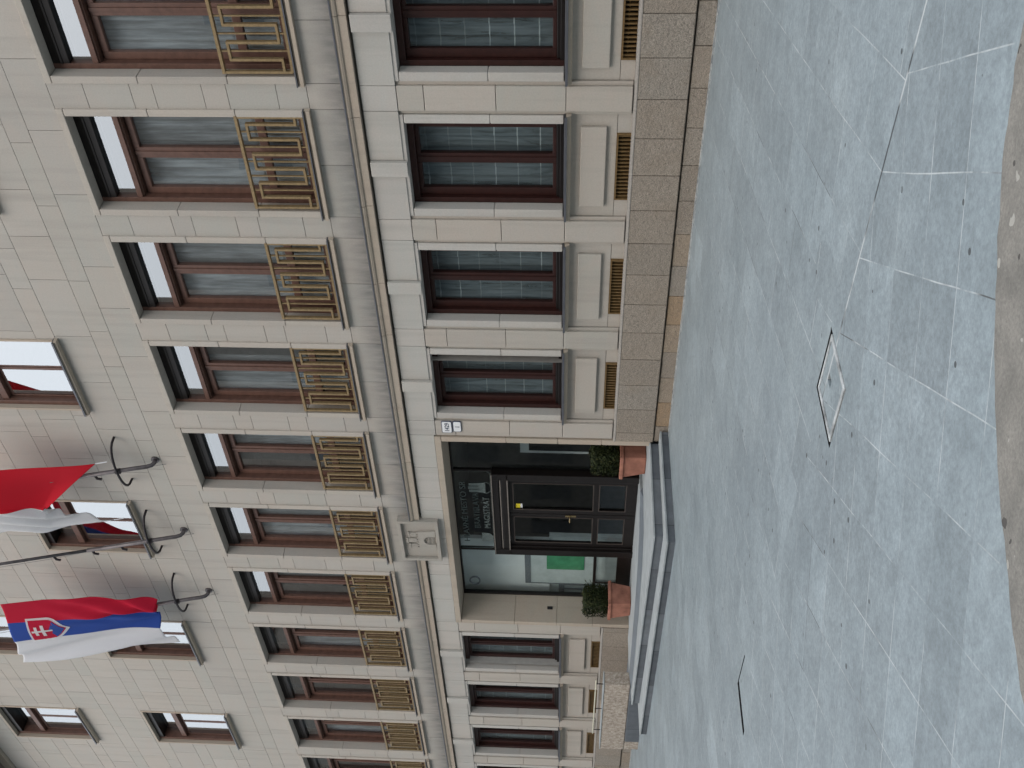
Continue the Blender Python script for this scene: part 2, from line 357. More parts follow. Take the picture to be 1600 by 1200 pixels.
def paving():
    mt, t, b = mat('grey_blue_paving'); v = worldvec(t)
    sp = N(t, 'ShaderNodeSeparateXYZ'); t.links.new(v, sp.inputs[0]); X, Y = sp.outputs[0], sp.outputs[1]
    warp = N(t, 'ShaderNodeTexNoise'); warp.inputs['Scale'].default_value = 1.1; t.links.new(v, warp.inputs['Vector'])
    wv = N(t, 'ShaderNodeVectorMath', operation='SCALE'); wv.inputs['Scale'].default_value = .026
    t.links.new(warp.outputs['Color'], wv.inputs[0])
    va = N(t, 'ShaderNodeVectorMath', operation='ADD'); t.links.new(v, va.inputs[0]); t.links.new(wv.outputs[0], va.inputs[1]); vw = va.outputs[0]
    def brick(rot, offx, offy, wdt, hgt, off, mort):
        mp = N(t, 'ShaderNodeMapping', vector_type='TEXTURE'); mp.inputs['Rotation'].default_value = (0, 0, rot); mp.inputs['Location'].default_value = (offx*S, offy*S, 0)
        t.links.new(vw, mp.inputs['Vector'])
        br = N(t, 'ShaderNodeTexBrick', offset=off, offset_frequency=2, squash=1.0)
        br.inputs['Color1'].default_value = (0,0,0,1); br.inputs['Color2'].default_value = (1,1,1,1); br.inputs['Mortar'].default_value = (.5,.5,.5,1)
        br.inputs['Scale'].default_value = 1; br.inputs['Mortar Size'].default_value = mort*S; br.inputs['Mortar Smooth'].default_value = .25
        br.inputs['Bias'].default_value = 0; br.inputs['Brick Width'].default_value = wdt*S; br.inputs['Row Height'].default_value = hgt*S
        t.links.new(mp.outputs[0], br.inputs['Vector']); return br.outputs['Color'], br.outputs['Fac']
    cA, fA = brick(R(33.8), -3.2, -9.05, .55, .515, 0.0, .0044)
    cB, fB = brick(R(104), -4.64, -4.57, 1.1, .60, .5, .0045)
    cC, fC = brick(R(112), -4, -5, .9, .55, .4, .0045)
    near = math_(t, 'LESS_THAN', Y, -8.3*S)
    zc = ramp(t, noise(t, scaled(t, v, 1, 1, 0), .33, 0, 0), [(.56, 0.0), (.57, 1.0)], 'CONSTANT')
    cBC = mixc(t, zc, cB, cC); fBC = mixc(t, zc, fB, fC)
    cel = mixc(t, near, cBC, cA); jo = mixc(t, near, fBC, fA)
    # the long straight joint that parts the two paving fields
    ln = math_(t, 'LESS_THAN', math_(t, 'ABSOLUTE', math_(t, 'ADD', Y, 8.3*S)), .011*S)
    n1 = noise(t, v, 1.1, 5, .65, .4); n2 = noise(t, v, 7, 5, .7); n3 = noise(t, v, 38, 4, .75); n4 = noise(t, v, 2.6, 3, .6)
    base = ramp(t, n1, [(.25, (.20,.243,.265)), (.5, (.232,.278,.302)), (.75, (.272,.322,.345))])
    base = mixc(t, 1.0, base, ramp(t, cel, [(0, .90), (.8, 1.03), (1, 1.12)]), 'MULTIPLY')
    base = mixc(t, 1.0, base, ramp(t, n2, [(.3, .86), (.7, 1.13)]), 'MULTIPLY')
    base = mixc(t, 1.0, base, ramp(t, n3, [(.3, .78), (.7, 1.2)]), 'MULTIPLY')
    # white scuffs
    sc = ramp(t, noise(t, scaled(t, v, 1, 1, 1), 16, 4, .75, 1.5), [(.63, 0.0), (.72, .6)])
    sc = math_(t, 'MULTIPLY', sc, ramp(t, n4, [(.45, 0.0), (.65, 1.0)]))
    base = mixc(t, sc, base, (.40,.44,.455))
    # dark grime toward the near left of the field
    gr = ramp(t, noise(t, v, .5, 3, .6), [(.5, 0.0), (.75, .22)])
    base = mixc(t, gr, base, (.13,.155,.175))
    # small dark pits, gum marks
    vo = N(t, 'ShaderNodeTexVoronoi'); vo.inputs['Scale'].default_value = 5.5; vo.inputs['Randomness'].default_value = 1; t.links.new(v, vo.inputs['Vector'])
    pit = math_(t, 'MULTIPLY', math_(t, 'LESS_THAN', vo.outputs['Distance'], .085), ramp(t, noise(t, v, 3.3, 2, .5), [(.46, 0.0), (.54, .85)]))
    base = mixc(t, pit, base, (.045,.05,.055))
    # joints: white mortar in places, open dark cracks in others, nearly closed elsewhere
    jn = noise(t, v, 3.2, 4, .75)
    wm = math_(t, 'MULTIPLY', jo, ramp(t, jn, [(.42, .05), (.60, .55)]))
    base = mixc(t, wm, base, (.62,.65,.66))
    dm = math_(t, 'MULTIPLY', jo, ramp(t, noise(t, v, 1.3, 3, .6), [(.54, 0.0), (.62, .9)]))
    base = mixc(t, dm, base, (.05,.055,.06))
    base = mixc(t, math_(t, 'MULTIPLY', math_(t, 'MULTIPLY', ln, math_(t, 'GREATER_THAN', X, -5.75*S)), .9), base, ramp(t, noise(t, v, 1.6, 3, .7), [(.47, (.04,.045,.05)), (.53, (.45,.48,.49))]))
    # crumbs of mortar and grit where the paving meets the wall
    ed = math_(t, 'MULTIPLY', math_(t, 'GREATER_THAN', math_(t, 'ADD', Y, math_(t, 'MULTIPLY', noise(t, v, 6, 3, .6), .18)), -.14*S), ramp(t, noise(t, v, 26, 3, .7), [(.42, 0.0), (.52, .9)]))
    base = mixc(t, ed, base, ramp(t, noise(t, v, 17, 2, .6), [(.42, (.06,.065,.07)), (.55, (.50,.51,.50))]))
    t.links.new(base, b.inputs['Base Color'])
    b.inputs['Roughness'].default_value = .5; b.inputs['Specular IOR Level'].default_value = .5
    hh = mixc(t, .5, n3, n2)
    bump(t, b, hh, .25, .006); return mt
M['paving'] = paving()

def kerbmat():
    mt, t, b = mat('brown_kerb_stone'); v = worldvec(t)
    n1 = noise(t, v, 4, 5, .65); n2 = noise(t, v, 70, 4, .7)
    base = ramp(t, n1, [(.3, (.14,.135,.122)), (.5, (.195,.186,.168)), (.7, (.26,.246,.22))])
    base = mixc(t, 1.0, base, ramp(t, n2, [(.3, .75), (.7, 1.2)]), 'MULTIPLY')
    vo = N(t, 'ShaderNodeTexVoronoi'); vo.inputs['Scale'].default_value = 19; dv = N(t, 'ShaderNodeVectorMath', operation='MULTIPLY_ADD'); dn = N(t, 'ShaderNodeTexNoise'); dn.inputs['Scale'].default_value = 14; t.links.new(v, dn.inputs['Vector']); t.links.new(dn.outputs['Color'], dv.inputs[0]); dv.inputs[1].default_value = (.08,.08,.08); t.links.new(v, dv.inputs[2]); t.links.new(dv.outputs[0], vo.inputs['Vector'])
    cell = N(t, 'ShaderNodeSeparateColor'); t.links.new(vo.outputs['Color'], cell.inputs[0])
    sp = math_(t, 'LESS_THAN', vo.outputs['Distance'], math_(t, 'MULTIPLY', cell.outputs[2], .34))
    base = mixc(t, math_(t, 'MULTIPLY', sp, math_(t, 'GREATER_THAN', cell.outputs[0], .84)), base, (.34,.33,.30))
    base = mixc(t, math_(t, 'MULTIPLY', sp, math_(t, 'LESS_THAN', cell.outputs[0], .24)), base, (.07,.065,.06))
    t.links.new(base, b.inputs['Base Color']); b.inputs['Roughness'].default_value = .85
    bump(t, b, n2, .5, .008); return mt
M['kerb'] = kerbmat()

# ------------------------------------------------------------------ the setting: ground, kerb
P = 2.4; X0 = -9.25
def bx(k): return X0 - P*k
GZ = -.26
COVERS = [(-5.80, -5.19, -8.72, -8.10), (-10.53, -9.93, -8.58, -7.97)]
g = MB()
for x0, x1, y0, y1 in subtract((-220, 160, -220, 160), [(a, b_, c, d) for a, b_, c, d in COVERS]):
    g.face([(x0,y0,GZ),(x1,y0,GZ),(x1,y1,GZ),(x0,y1,GZ)])
for a, b_, c, d in COVERS:                     # shallow pits under the covers
    g.box(a, b_, c, d, GZ-.12, GZ, mi=1, skip='t')
struct(g.build('ground', [M['paving'], M['black']], fix=False))
k_ = MB()
arc = [(2.5,-9.9),(1.0,-9.55),(-.4,-9.42),(-1.3,-9.46),(-1.98,-9.67),(-2.22,-9.76),(-2.56,-9.94),(-2.87,-10.2),(-3.10,-10.42),(-3.32,-10.67),(-3.51,-10.94),(-3.66,-11.22),(-3.80,-11.48),(-3.88,-11.68),(-3.93,-11.85),(-4.0,-12.4),(-3.9,-13.2),(-3.4,-14.2),(-2.4,-15.2),(0,-15.8),(2.5,-15.2)]
arc2 = []
for i in range(len(arc)):
    a = Vector(arc[i]); b_ = Vector(arc[(i+1) % len(arc)])
    n_ = max(1, int((b_-a).length/.07)) if i < 18 else 1
    for q in range(n_):
        p_ = a.lerp(b_, q/n_); arc2.append((p_.x+random.uniform(-.008,.008), p_.y+random.uniform(-.008,.008)))
k_.extrude_z(arc2, GZ-.05, GZ+.07)
struct(k_.build('kerb', M['kerb'], bevel=.02))

cover_labels = ['square stone cover with a lifting hole and worn pale rim, nearest the brown kerb', 'square stone cover with one open dark edge, farther along the paving toward the steps']
for i, (a, b_, c, d) in enumerate(COVERS):
    q = .05
    t0 = thing('access_cover', cover_labels[i], 'cover', ((a+b_)/2, (c+d)/2, GZ-.1), 'stone covers set in the paving')
    r_ = MB(); zt = GZ+.008
    if i == 0:
        for (xa, xb, ya, yb) in ((a+q, a+q+.035, c+.012, d-q), (b_-.05, b_-.012, c+.012, d-q), (a+q+.035, b_-.05, d-q-.03, d-q), (a+q+.035, b_-.05, c+.012, c+.055)):
            r_.box(xa, xb, ya, yb, GZ-.11, zt)
        r_.build('rim', simple('worn_rim', (.36,.38,.385), .85, 0, .3, .6, 9, .6), t0, bevel=.006)
        s_ = MB(); hx, hy = -5.47, -8.36
        for x0, x1, y0, y1 in subtract((a+q+.045, b_-.058, c+.062, d-q-.036), [(hx-.035, hx+.035, hy-.05, hy+.05)]):
            s_.box(x0, x1, y0, y1, GZ-.1, GZ+.002)
        s_.box(hx-.034, hx+.034, hy-.049, hy+.049, GZ-.1, GZ-.05, mi=1)
        s_.build('slab', [M['paving'], M['black']], t0)
    else:
        s_ = MB(); s_.box(a+q*1.6, b_-.004, c+.004, d-.012, GZ-.1, GZ-.004)
        s_.build('slab', M['paving'], t0, bevel=.004)

# ------------------------------------------------------------------ city hall
hall = thing('city_hall', 'long pale sandstone city hall with brown windows, ochre balcony rails and a dark glazed entrance', 'building', (-18.85, 0, GZ))
HB = Vector(hall.location)
def part(mb, name, m_, **kw): return mb.build(name, m_, hall, **kw)
XL, XR = bx(11.5), bx(-3.5)
TOP = 18.78
KS = list(range(-3, 12))
h1 = [(bx(k)-.985, bx(k)+.985, 5.60, 9.524) for k in KS]
h2 = [(bx(k)-.955, bx(k)+.955, 11.12, 13.65) for k in KS if k % 2 == 0]
h3 = [(bx(k)-.955, bx(k)+.955, 15.42, 17.93) for k in KS if k % 2 == 0]
plq = (-19.55, -18.15, 4.44, 5.31)
EX0, EX1, EZ1 = -22.25, -15.50, 4.30
J = .009
def stones(mb, z0, z1, joints, y, dep, holes, rnd):
    for a, b_ in zip(joints[:-1], joints[1:]):
        tone = rnd.random()
        for q in subtract((a+J/2, b_-J/2, z0+J/2, z1-J/2), holes):
            mb.box(q[0], q[1], y+rnd.uniform(0,.002), y+dep, q[2], q[3], tone, skip='b')
rnd = random.Random(3)
wall = MB()
holes = h1+h2+h3+[plq]
lo = [5.06, 5.60, 6.06, 6.81, 7.18, 7.92, 8.27, 8.98, 9.53]
for i, (z0, z1) in enumerate(zip(lo[:-1], lo[1:])):
    if i == 0:
        js = sorted([bx(k)+d for k in KS for d in (-.985, 0, .985)]); js = [XL]+js+[XR]
    else: js = [XL]+sorted(bx(k)+rnd.uniform(-.2,.2) for k in KS)+[XR]
    stones(wall, z0, z1, js, 0, .05, holes, rnd)
up = [9.53, 10.09, 10.46]
while up[-1] < 18.4: up += [up[-1]+.71, up[-1]+1.08]
up = [z for z in up if z < 18.4]+[TOP]
for i, (z0, z1) in enumerate(zip(up[:-1], up[1:])):
    off = rnd.uniform(0, 1.0); js = [XL]; x = XL+.5+off*.9
    while x < XR-.5: js.append(x); x += rnd.choice([.95, 1.2, 1.2, 1.35, 1.5]) if z1-z0 > .5 else rnd.choice([.9, 1.2, 1.3, 1.6])
    js.append(XR); stones(wall, z0, z1, js, 0, .05, holes, rnd)
part(wall, 'wall', M['stone'])
# ground storey: flat wall behind the pilasters
gh = [(bx(k)-.925, bx(k)+.925, 1.70, 4.31) for k in KS if k not in (3, 4, 5)]+[(EX0, EX1, -.4, EZ1)]
vh = [(bx(k)-.60, bx(k)+.60, .755, 1.0) for k in KS if k not in (3, 4, 5)]
gz = [.78, 1.0, 1.72, 2.8, 3.86, 4.25]
for xa, xb, kk in ((XL, EX0, range(6, 12)), (EX1, XR, range(-3, 3))):
    gw = MB()
    for z0, z1 in zip(gz[:-1], gz[1:]):
        js = [xa]+sorted([bx(k)+d for k in kk for d in (-.93, .93)])+[xb]
        stones(gw, z0, z1, js, .03, .05, gh+vh, rnd)
    part(gw, 'ground_storey_wall', M['trim'])
core = MB()                                   # dark mortar bed behind the stones
for q in subtract((XL, XR, -.4, TOP), gh+holes+vh):
    core.face([(q[0],.045,q[2]),(q[1],.045,q[2]),(q[1],.045,q[3]),(q[0],.045,q[3])])
part(core, 'mortar_bed', M['mortar'], fix=False)
# pilasters, each of four stones
for k in [k+.5 for k in range(-3, 11)]:
    if k in (3.5, 4.5): continue
    pm = MB(); cx = bx(k)
    for z0, z1 in ((.80,1.77),(1.77,2.8),(2.8,3.86),(3.86,4.26)):
        pm.box(cx-.205, cx+.205, -.045, .03, z0+.004, z1-.004, rnd.random())
    pm.box(cx-.27, cx-.205, -.005, .03, .8, 4.26, rnd.random()); pm.box(cx+.205, cx+.27, -.005, .03, .8, 4.26, rnd.random())
    part(pm, 'pilaster', M['trim'], bevel=.008)
# frieze stones with one proud key block over every window
fr = MB(); 
for k in KS:
    c = bx(k)
    ks = [(c-.99, c-.135), (c-.135, c+.135), (c+.135, c+.99)] if k not in (3,4,5) else [(c-.99, c-.01), (c-.01, c+.99)]
    ks.append((c+.99, c+1.41))
    for a, b_ in ks:
        if b_ > XR: continue
        for q in subtract((a+.004, b_-.004, 4.265 if not (EX0 < (a+b_)/2 < EX1) else 4.305, 4.79), [plq]):
            fr.box(q[0], q[1], -.05, .03, q[2], q[3], rnd.random())
part(fr, 'frieze', M['frieze'], bevel=.006)
for k in KS:
    if k in (3,4,5): continue
    c = bx(k); kb = MB(); kb.box(c-.13, c+.13, -.115, -.046, 4.205, 4.785, rnd.random())
    part(kb, 'key_block', M['frieze'], bevel=.01)
# string course, broken by the relief
prof = [(.03,4.83),(-.11,4.83),(-.115,4.95),(-.135,4.955),(-.15,4.985),(-.15,5.03),(-.03,5.075),(.03,5.075)]
for a, b_ in ((XL, plq[0]-.02), (plq[1]+.02, XR)):
    sc_ = MB(); x = a
    while x < b_-.01:
        e = min(b_, x+rnd.choice([1.2, 1.6, 1.9])); sc_.prism_x(x+.004, e-.004, prof[::-1], rnd.random()); x = e
    part(sc_, 'string_course', M['course'])
for a, b_ in ((XL, plq[0]-.03), (plq[1]+.03, XR)):
    lead = MB(); lead.prism_x(a, b_, [(-.025,5.08),(-.165,5.035),(-.165,5.018),(-.152,5.018),(-.152,5.032),(-.025,5.074)], .5)
    part(lead, 'course_flashing', M['flash'])
# plinth
for xa, xb in ((XL, EX0-.004), (EX1+.004, XR)):
    pl = MB(); edges = []; x = XL
    while x < xb:
        if x > xa+.1 or x == XL == xa: edges.append(x)
        x += .655
    if edges[0] != xa: edges = [xa]+edges
    edges.append(xb)
    for a, b_ in zip(edges[:-1], edges[1:]): pl.box(a+.004, b_-.004, -.085+rnd.uniform(0,.006), .03, .012, .735, rnd.random()*.93)
    e2 = [xa]+[min(xb, e+.17) for e in edges[1:-1]]+[xb]
    for a, b_ in zip(e2[:-1], e2[1:]):
        if b_-a > .05: pl.box(a+.004, b_-.004, -.055+rnd.uniform(0,.012), .03, -.4, -.012, rnd.random()**.8)
    part(pl, 'plinth', M['granite'], bevel=.012)
    pc = MB(); pc.prism_x(xa, xb, [(.03,.737),(.03,.79),(-.05,.785),(-.083,.752),(-.083,.737)])
    part(pc, 'plinth_cap', M['granite_smooth'])
# apron panels and vents
for k in KS:
    if k in (3,4,5): continue
    c = bx(k); a = MB(); a.box(c-.72, c+.72, -.022, .029, 1.155, 1.545, rnd.random()); part(a, 'apron_panel', M['trim'], bevel=.012)
def make_vent(k):
    c = bx(k); v_ = MB()
    v_.box(-.60, .60, .20, .22, .755, 1.0, mi=1)
    v_.box(-.60, -.575, .0, .2, .755, 1.0); v_.box(.575, .60, .0, .2, .755, 1.0)
    v_.box(-.575, .575, .0, .2, .975, 1.0); v_.box(-.575, .575, -.01, .2, .755, .785)
    o = v_.build('vent', [M['vent'], M['black']], hall, loc=Vector((c,0,0))-HB)
    gb = MB(); n = 17
    for i in range(n):
        x = -.575+1.15*(i+.5)/n; gb.box(x-.012, x+.012, .03, .075, .786, .974)
    gb.box(-.575, .575, .076, .09, .9, .92)
    gb.build('grille', M['vent'], o, loc=(0,0,0)); return o
v0 = make_vent(-3)
for k in KS[1:]:
    if k not in (3,4,5): copy_tree(v0, hall, Vector((bx(k),0,0))-HB)

# ---- windows (built once at the bay centre, then copied)
def jamb_stones(mb, x0, x1, y0, y1, zs):
    for z0, z1 in zip(zs[:-1], zs[1:]): mb.box(x0, x1, y0, y1, z0+.006, z1-.006, rnd.random())
    mb.box(x0+.012, x1-.012, y0+.012, y1-.002, zs[0]+.001, zs[-1]-.001, .1)
def make_french(k):
    f = MB(); W = .865                                      # outer frame, transom, leaves
    F0, F1 = .20, .46
    f.box(-W, -W+.085, F0, F1, 5.72, 9.415); f.box(W-.085, W, F0, F1, 5.72, 9.415)
    f.box(-W+.085, W-.085, F0, F1, 9.15, 9.415, mi=1); f.box(-W+.085, W-.085, F0-.012, F0, 9.25, 9.29, mi=1)  # near-black head: the soffit's shade is put into its colour
    f.box(-W+.085, W-.085, .24, F1, 8.69, 8.82); f.box(-W+.085, W-.085, .21, .24, 8.715, 8.80)
    for s in (-1, 1):
        a, b_ = (.012, W-.087) if s > 0 else (-W+.087, -.012)
        z0, z1 = 5.74, 8.665; w_ = .118
        wa, wb = (.085, w_) if s > 0 else (w_, .085); f.box(a, a+wa, .33, .42, z0, z1); f.box(b_-wb, b_, .33, .42, z0, z1)
        f.box(a+wa, b_-wb, .33, .42, z1-.10, z1); f.box(a+wa, b_-wb, .33, .42, z0, z0+.17)
        f.box(a+wa, b_-wb, .335, .415, 6.47, 6.60)
    f.box(-.03, .03, .315, .33, 5.74, 8.665)
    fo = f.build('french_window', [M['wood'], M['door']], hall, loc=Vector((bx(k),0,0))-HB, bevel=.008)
    g_ = MB()
    g_.face([(-W+.086,.275,8.82),(W-.086,.275,8.82),(W-.086,.275,9.15),(-W+.086,.275,9.15)])
    for a, b_ in ((.097, W-.205), (-W+.205, -.097)):
        g_.face([(a,.385,5.92),(b_,.385,5.92),(b_,.385,6.46),(a,.385,6.46)]); g_.face([(a,.385,6.61),(b_,.385,6.61),(b_,.385,8.56),(a,.385,8.56)])
    g_.build('pane', M['glass'], fo, loc=(0,0,0), fix=False)
    s = MB()
    for sx in (-1, 1):
        a, b_ = sorted((sx*.985, sx*W)); jamb_stones(s, a, b_, -.03, .24, [5.70, 6.75, 8.1, 9.41])
    s.box(-.985, .985, -.03, .24, 9.414, 9.52, rnd.random()); 
    s.build('surround', M['trim'], fo, loc=(0,0,0), bevel=.008)
    sl = MB(); sl.prism_x(-1.0, 1.0, [(.24,5.60),(.24,5.70),(-.06,5.685),(-.06,5.665),(-.085,5.655),(-.085,5.60)][::-1]); sl.prism_x(-1.0, 1.0, [(.2,5.703),(.2,5.725),(-.10,5.71),(-.10,5.69),(-.09,5.69)][::-1], mi=1)
    sl.build('sill', [M['course'], M['flash']], fo, loc=(0,0,0))
    r_ = MB(); y = .0; q = .019
    x0, x1 = -.795, .86; zb, zt = 5.75, 6.77
    def vb(x, a, b_, w_=q): r_.box(x-w_, x+w_, y-w_*1.5, y+w_*1.5, a, b_)
    def hb(a, b_, z, w_=q): r_.box(a, b_, y-w_*1.47, y+w_*1.47, z-w_, z+w_)
    r_.box(x0-.02, x1+.02, y-.035, y+.035, zt-.025, zt+.02)
    hb(x0, x1, zb); vb(x0, zb, zt); vb(x1, zb, zt)
    xs = [x1-.125-.2665*i for i in range(6)]
    for i, x in enumerate(xs): vb(x, 5.85, 6.64, .0195)
    hb(xs[0]-.016, x1, 5.866, .0185); hb(x0, xs[5]+.016, 5.866, .0185)
    for i in range(5):
        hb(xs[i+1]+.0, xs[i]-.0, 6.624 if i % 2 == 0 else 5.866, .0185)
        vb((xs[i]+xs[i+1])/2, zb, zt-.02, .0095)
    for x in (x0+.3, x1-.3): r_.tube([(x,y,zb),(x,y-.02,5.69)], .02, 8)
    r_.build('railing', M['brass'], fo, loc=(0,0,0))
    c_ = MB(); n = 60
    for z0, z1 in ((5.8, 8.75),):
        for i in range(n):
            xa, xb = -.78+1.56*i/n, -.78+1.56*(i+1)/n
            ya, yb = [.52+.03*math.sin(x*38)+.02*math.sin(x*13+1) for x in (xa, xb)]
            c_.face([(xa,ya,z0),(xb,yb,z0),(xb,yb,z1),(xa,ya,z1)])
    c_.build('curtain', M['lace'], fo, loc=(0,0,0), fix=False)
    return fo
f0 = make_french(-3)
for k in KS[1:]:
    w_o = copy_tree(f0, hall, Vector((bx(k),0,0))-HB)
    if k >= 2:                                     # curtains drawn to different widths
        for ch in w_o.children:
            if ch.name.startswith('curtain'):
                q = [.62, .5, .72, .45, .8, .55, .9, .6, .7, .5][k-2]; ch.scale.x = q; ch.location.x = (1-q)*.76*(1 if k % 2 else -1)

def make_casement(k):
    f = MB(); W = .78; F0, F1 = .155, .42
    zb, zt = 1.80, 4.20
    f.box(-W, -W+.09, F0, F1, zb, zt); f.box(W-.09, W, F0, F1, zb, zt)
    f.box(-W+.09, W-.09, F0, F1, zt-.10, zt); f.box(-W+.09, W-.09, F0, F1, zb, zb+.06, mi=1)
    f.box(-W+.09, W-.09, F0+.05, F1, zb+.06, zb+.11, mi=1)
    for s in (-1, 1):
        a, b_ = (.012, W-.092) if s > 0 else (-W+.092, -.012)
        z0, z1 = zb+.112, zt-.102; w_ = .135
        wa, wb = (.075, w_) if s > 0 else (w_, .075); f.box(a, a+wa, .24, .33, z0, z1); f.box(b_-wb, b_, .24, .33, z0, z1)
        f.box(a+wa, b_-wb, .24, .33, z1-.06, z1); f.box(a+wa, b_-wb, .24, .33, z0, z0+.06)
    f.box(-.03, .03, .225, .24, zb+.112, zt-.102)
    fo = f.build('casement_window', [M['wood_dark'], M['door']], hall, loc=Vector((bx(k),0,0))-HB, bevel=.008)
    g_ = MB()
    for a, b_ in ((.087, W-.227), (-W+.227, -.087)): g_.face([(a,.28,zb+.17),(b_,.28,zb+.17),(b_,.28,zt-.16),(a,.28,zt-.16)])
    g_.build('pane', M['glass_low'], fo, loc=(0,0,0), fix=False)
    s = MB()
    for sx in (-1, 1):
        a, b_ = sorted((sx*.925, sx*W)); jamb_stones(s, a, b_, -.035, .16, [1.80, 2.9, 4.20])
    s.box(-.925, .925, -.035, .16, 4.204, 4.305, rnd.random())
    s.build('surround', M['frieze'], fo, loc=(0,0,0), bevel=.008)
    sl = MB(); sl.prism_x(-.95, .95, [(.155,1.69),(.155,1.78),(-.10,1.765),(-.10,1.745),(-.08,1.70),(-.06,1.69)][::-1]); sl.prism_x(-.945, .945, [(.15,1.783),(.15,1.80),(-.135,1.785),(-.135,1.75),(-.125,1.75),(-.12,1.772)][::-1], mi=1)
    sl.build('sill', [M['course'], M['flash']], fo, loc=(0,0,0))
    c_ = MB(); n = 60
    for i in range(n):
        xa, xb = -.74+1.48*i/n, -.74+1.48*(i+1)/n
        ya, yb = [.43+.025*math.sin(x*34)+.015*math.sin(x*11) for x in (xa, xb)]
        c_.face([(xa,ya,1.85),(xb,yb,1.85),(xb,yb,4.15),(xa,ya,4.15)])
    c_.build('curtain', M['sheer'], fo, loc=(0,0,0), fix=False)
    return fo
c0 = make_casement(-3)
for k in KS[1:]:
    if k not in (3,4,5): copy_tree(c0, hall, Vector((bx(k),0,0))-HB)

def make_upper(k, dz=0):
    f = MB(); W = .905; zb, zt = 11.22, 13.60; F0, F1 = .085, .40
    f.box(-W, -W+.10, F0, F1, zb, zt); f.box(W-.10, W, F0, F1, zb, zt)
    f.box(-W+.1, W-.1, F0, F1, zt-.16, zt, mi=1); f.box(-W+.1, W-.1, F0, F1, zb, zb+.08)  # head coloured near black to stand in for shade at the top
    f.box(-W+.1, W-.1, F0+.04, F1, 12.76, 12.90)
    for s in (-1, 1):
        a, b_ = (.008, W-.102) if s > 0 else (-W+.102, -.008)
        f.box(a, a+.04, .22, .3, zb+.08, 12.755); f.box(b_-.065, b_, .22, .3, zb+.08, 12.755)
        f.box(a+.04, b_-.065, .22, .3, 12.68, 12.755); f.box(a+.04, b_-.065, .22, .3, zb+.08, zb+.15)
    fo = f.build('upper_window', [M['wood'], M['door']], hall, loc=Vector((bx(k),0,dz))-HB, bevel=.008)
    g_ = MB()
    g_.face([(-W+.1,.30,12.9),(W-.1,.30,12.9),(W-.1,.30,zt-.16),(-W+.1,.30,zt-.16)])
    for a, b_ in ((.048, W-.167), (-W+.167, -.048)): g_.face([(a,.226,zb+.15),(b_,.226,zb+.15),(b_,.226,12.68),(a,.226,12.68)])
    g_.build('pane', M['glass_up'], fo, loc=(0,0,0), fix=False)
    s = MB()
    for sx in (-1, 1):
        a, b_ = sorted((sx*.953, sx*W)); s.box(a, b_, -.02, .12, zb-.01, zt, rnd.random())
    s.box(-.953, .953, -.02, .12, zt+.002, zt+.048, .4)
    s.build('surround', M['course'], fo, loc=(0,0,0))
    sl = MB(); sl.prism_x(-.99, .99, [(.1,11.125),(.1,11.195),(-.11,11.18),(-.11,11.125)][::-1]); sl.prism_x(-.985, .985, [(.1,11.2),(.1,11.215),(-.145,11.20),(-.145,11.165),(-.135,11.165),(-.13,11.185)][::-1], mi=1)
    sl.build('sill', [M['course'], M['flash']], fo, loc=(0,0,0))
    return fo
u0_ = make_upper(-2)
for k in KS:
    if k % 2 == 0:
        if k != -2: copy_tree(u0_, hall, Vector((bx(k),0,0))-HB)
        copy_tree(u0_, hall, Vector((bx(k),0,4.30))-HB)
# eaves above the top storey
ev = MB(); ev.box(XL, XR, -.9, .3, 19.05, 19.3); ev.box(XL, XR, -.10, .3, TOP+.02, 19.048, mi=1)
part(ev, 'eaves', [M['eave'], M['course']])
# rooms behind the windows
ro = MB()
for z0, z1 in ((-.1, 4.85), (5.3, 9.9), (10.6, 14.4), (15.0, 18.7)):
    for a, b_ in (([(XL, -24.3), (-13.5, XR)]) if z0 < 0 else [(XL, XR)]):
        ro.face([(a,4.2,z0),(b_,4.2,z0),(b_,4.2,z1),(a,4.2,z1)])
        ro.face([(a,.3,z0),(b_,.3,z0),(b_,4.2,z0),(a,4.2,z0)], mi=1); ro.face([(a,.3,z1),(b_,.3,z1),(b_,4.2,z1),(a,4.2,z1)])
        ro.face([(a,.05,z0),(a,4.2,z0),(a,4.2,z1),(a,.05,z1)]); ro.face([(b_,.05,z0),(b_,4.2,z0),(b_,4.2,z1),(b_,.05,z1)])
part(ro, 'rooms', [M['inner'], M['ceiling']], fix=False)
sh = MB(); sh.box(XL, XR, 4.3, 4.5, -.4, 19.3); sh.box(XL, XR, .3, 4.5, 19.3, 19.5); sh.box(XL-.2, XL, 0, 4.5, -.4, 19.3); sh.box(XR, XR+.2, 0, 4.5, -.4, 19.3)
part(sh, 'shell', M['opp'])

# ---- carved relief over the door
rl = MB(); x0, x1, z0, z1 = plq[0]-.01, plq[1]+.01, 4.43, 5.32
rl.box(x0, x1, -.09, .03, z0, z1, .3)
for q in ((x0,x0+.075,z0,z1),(x1-.075,x1,z0,z1),(x0+.075,x1-.075,z0,z0+.075),(x0+.075,x1-.075,z1-.075,z1)): rl.box(q[0], q[1], -.165, -.09, q[2], q[3], .35)
ro_ = part(rl, 'relief_plaque', M['relief'], bevel=.008)
cg = MB(); cx = (x0+x1)/2
def ct(dx, w_, za, zb_, y=-.135): cg.box(cx+dx-w_, cx+dx+w_, y, -.09, za, zb_, .35)
cg.extrude_y([(cx-.34,4.52),(cx-.14,4.52),(cx-.14,4.66)]+[(cx-.14*math.cos(a), 4.66+.12*math.sin(a)) for a in [math.pi*i/10 for i in range(1,10)]]+[(cx+.14,4.66),(cx+.14,4.52),(cx+.34,4.52),(cx+.30,4.90),(cx-.30,4.90)], -.135, -.09, .35)
for i in range(7): ct(-.27+.09*i, .028, 4.90, 4.935)
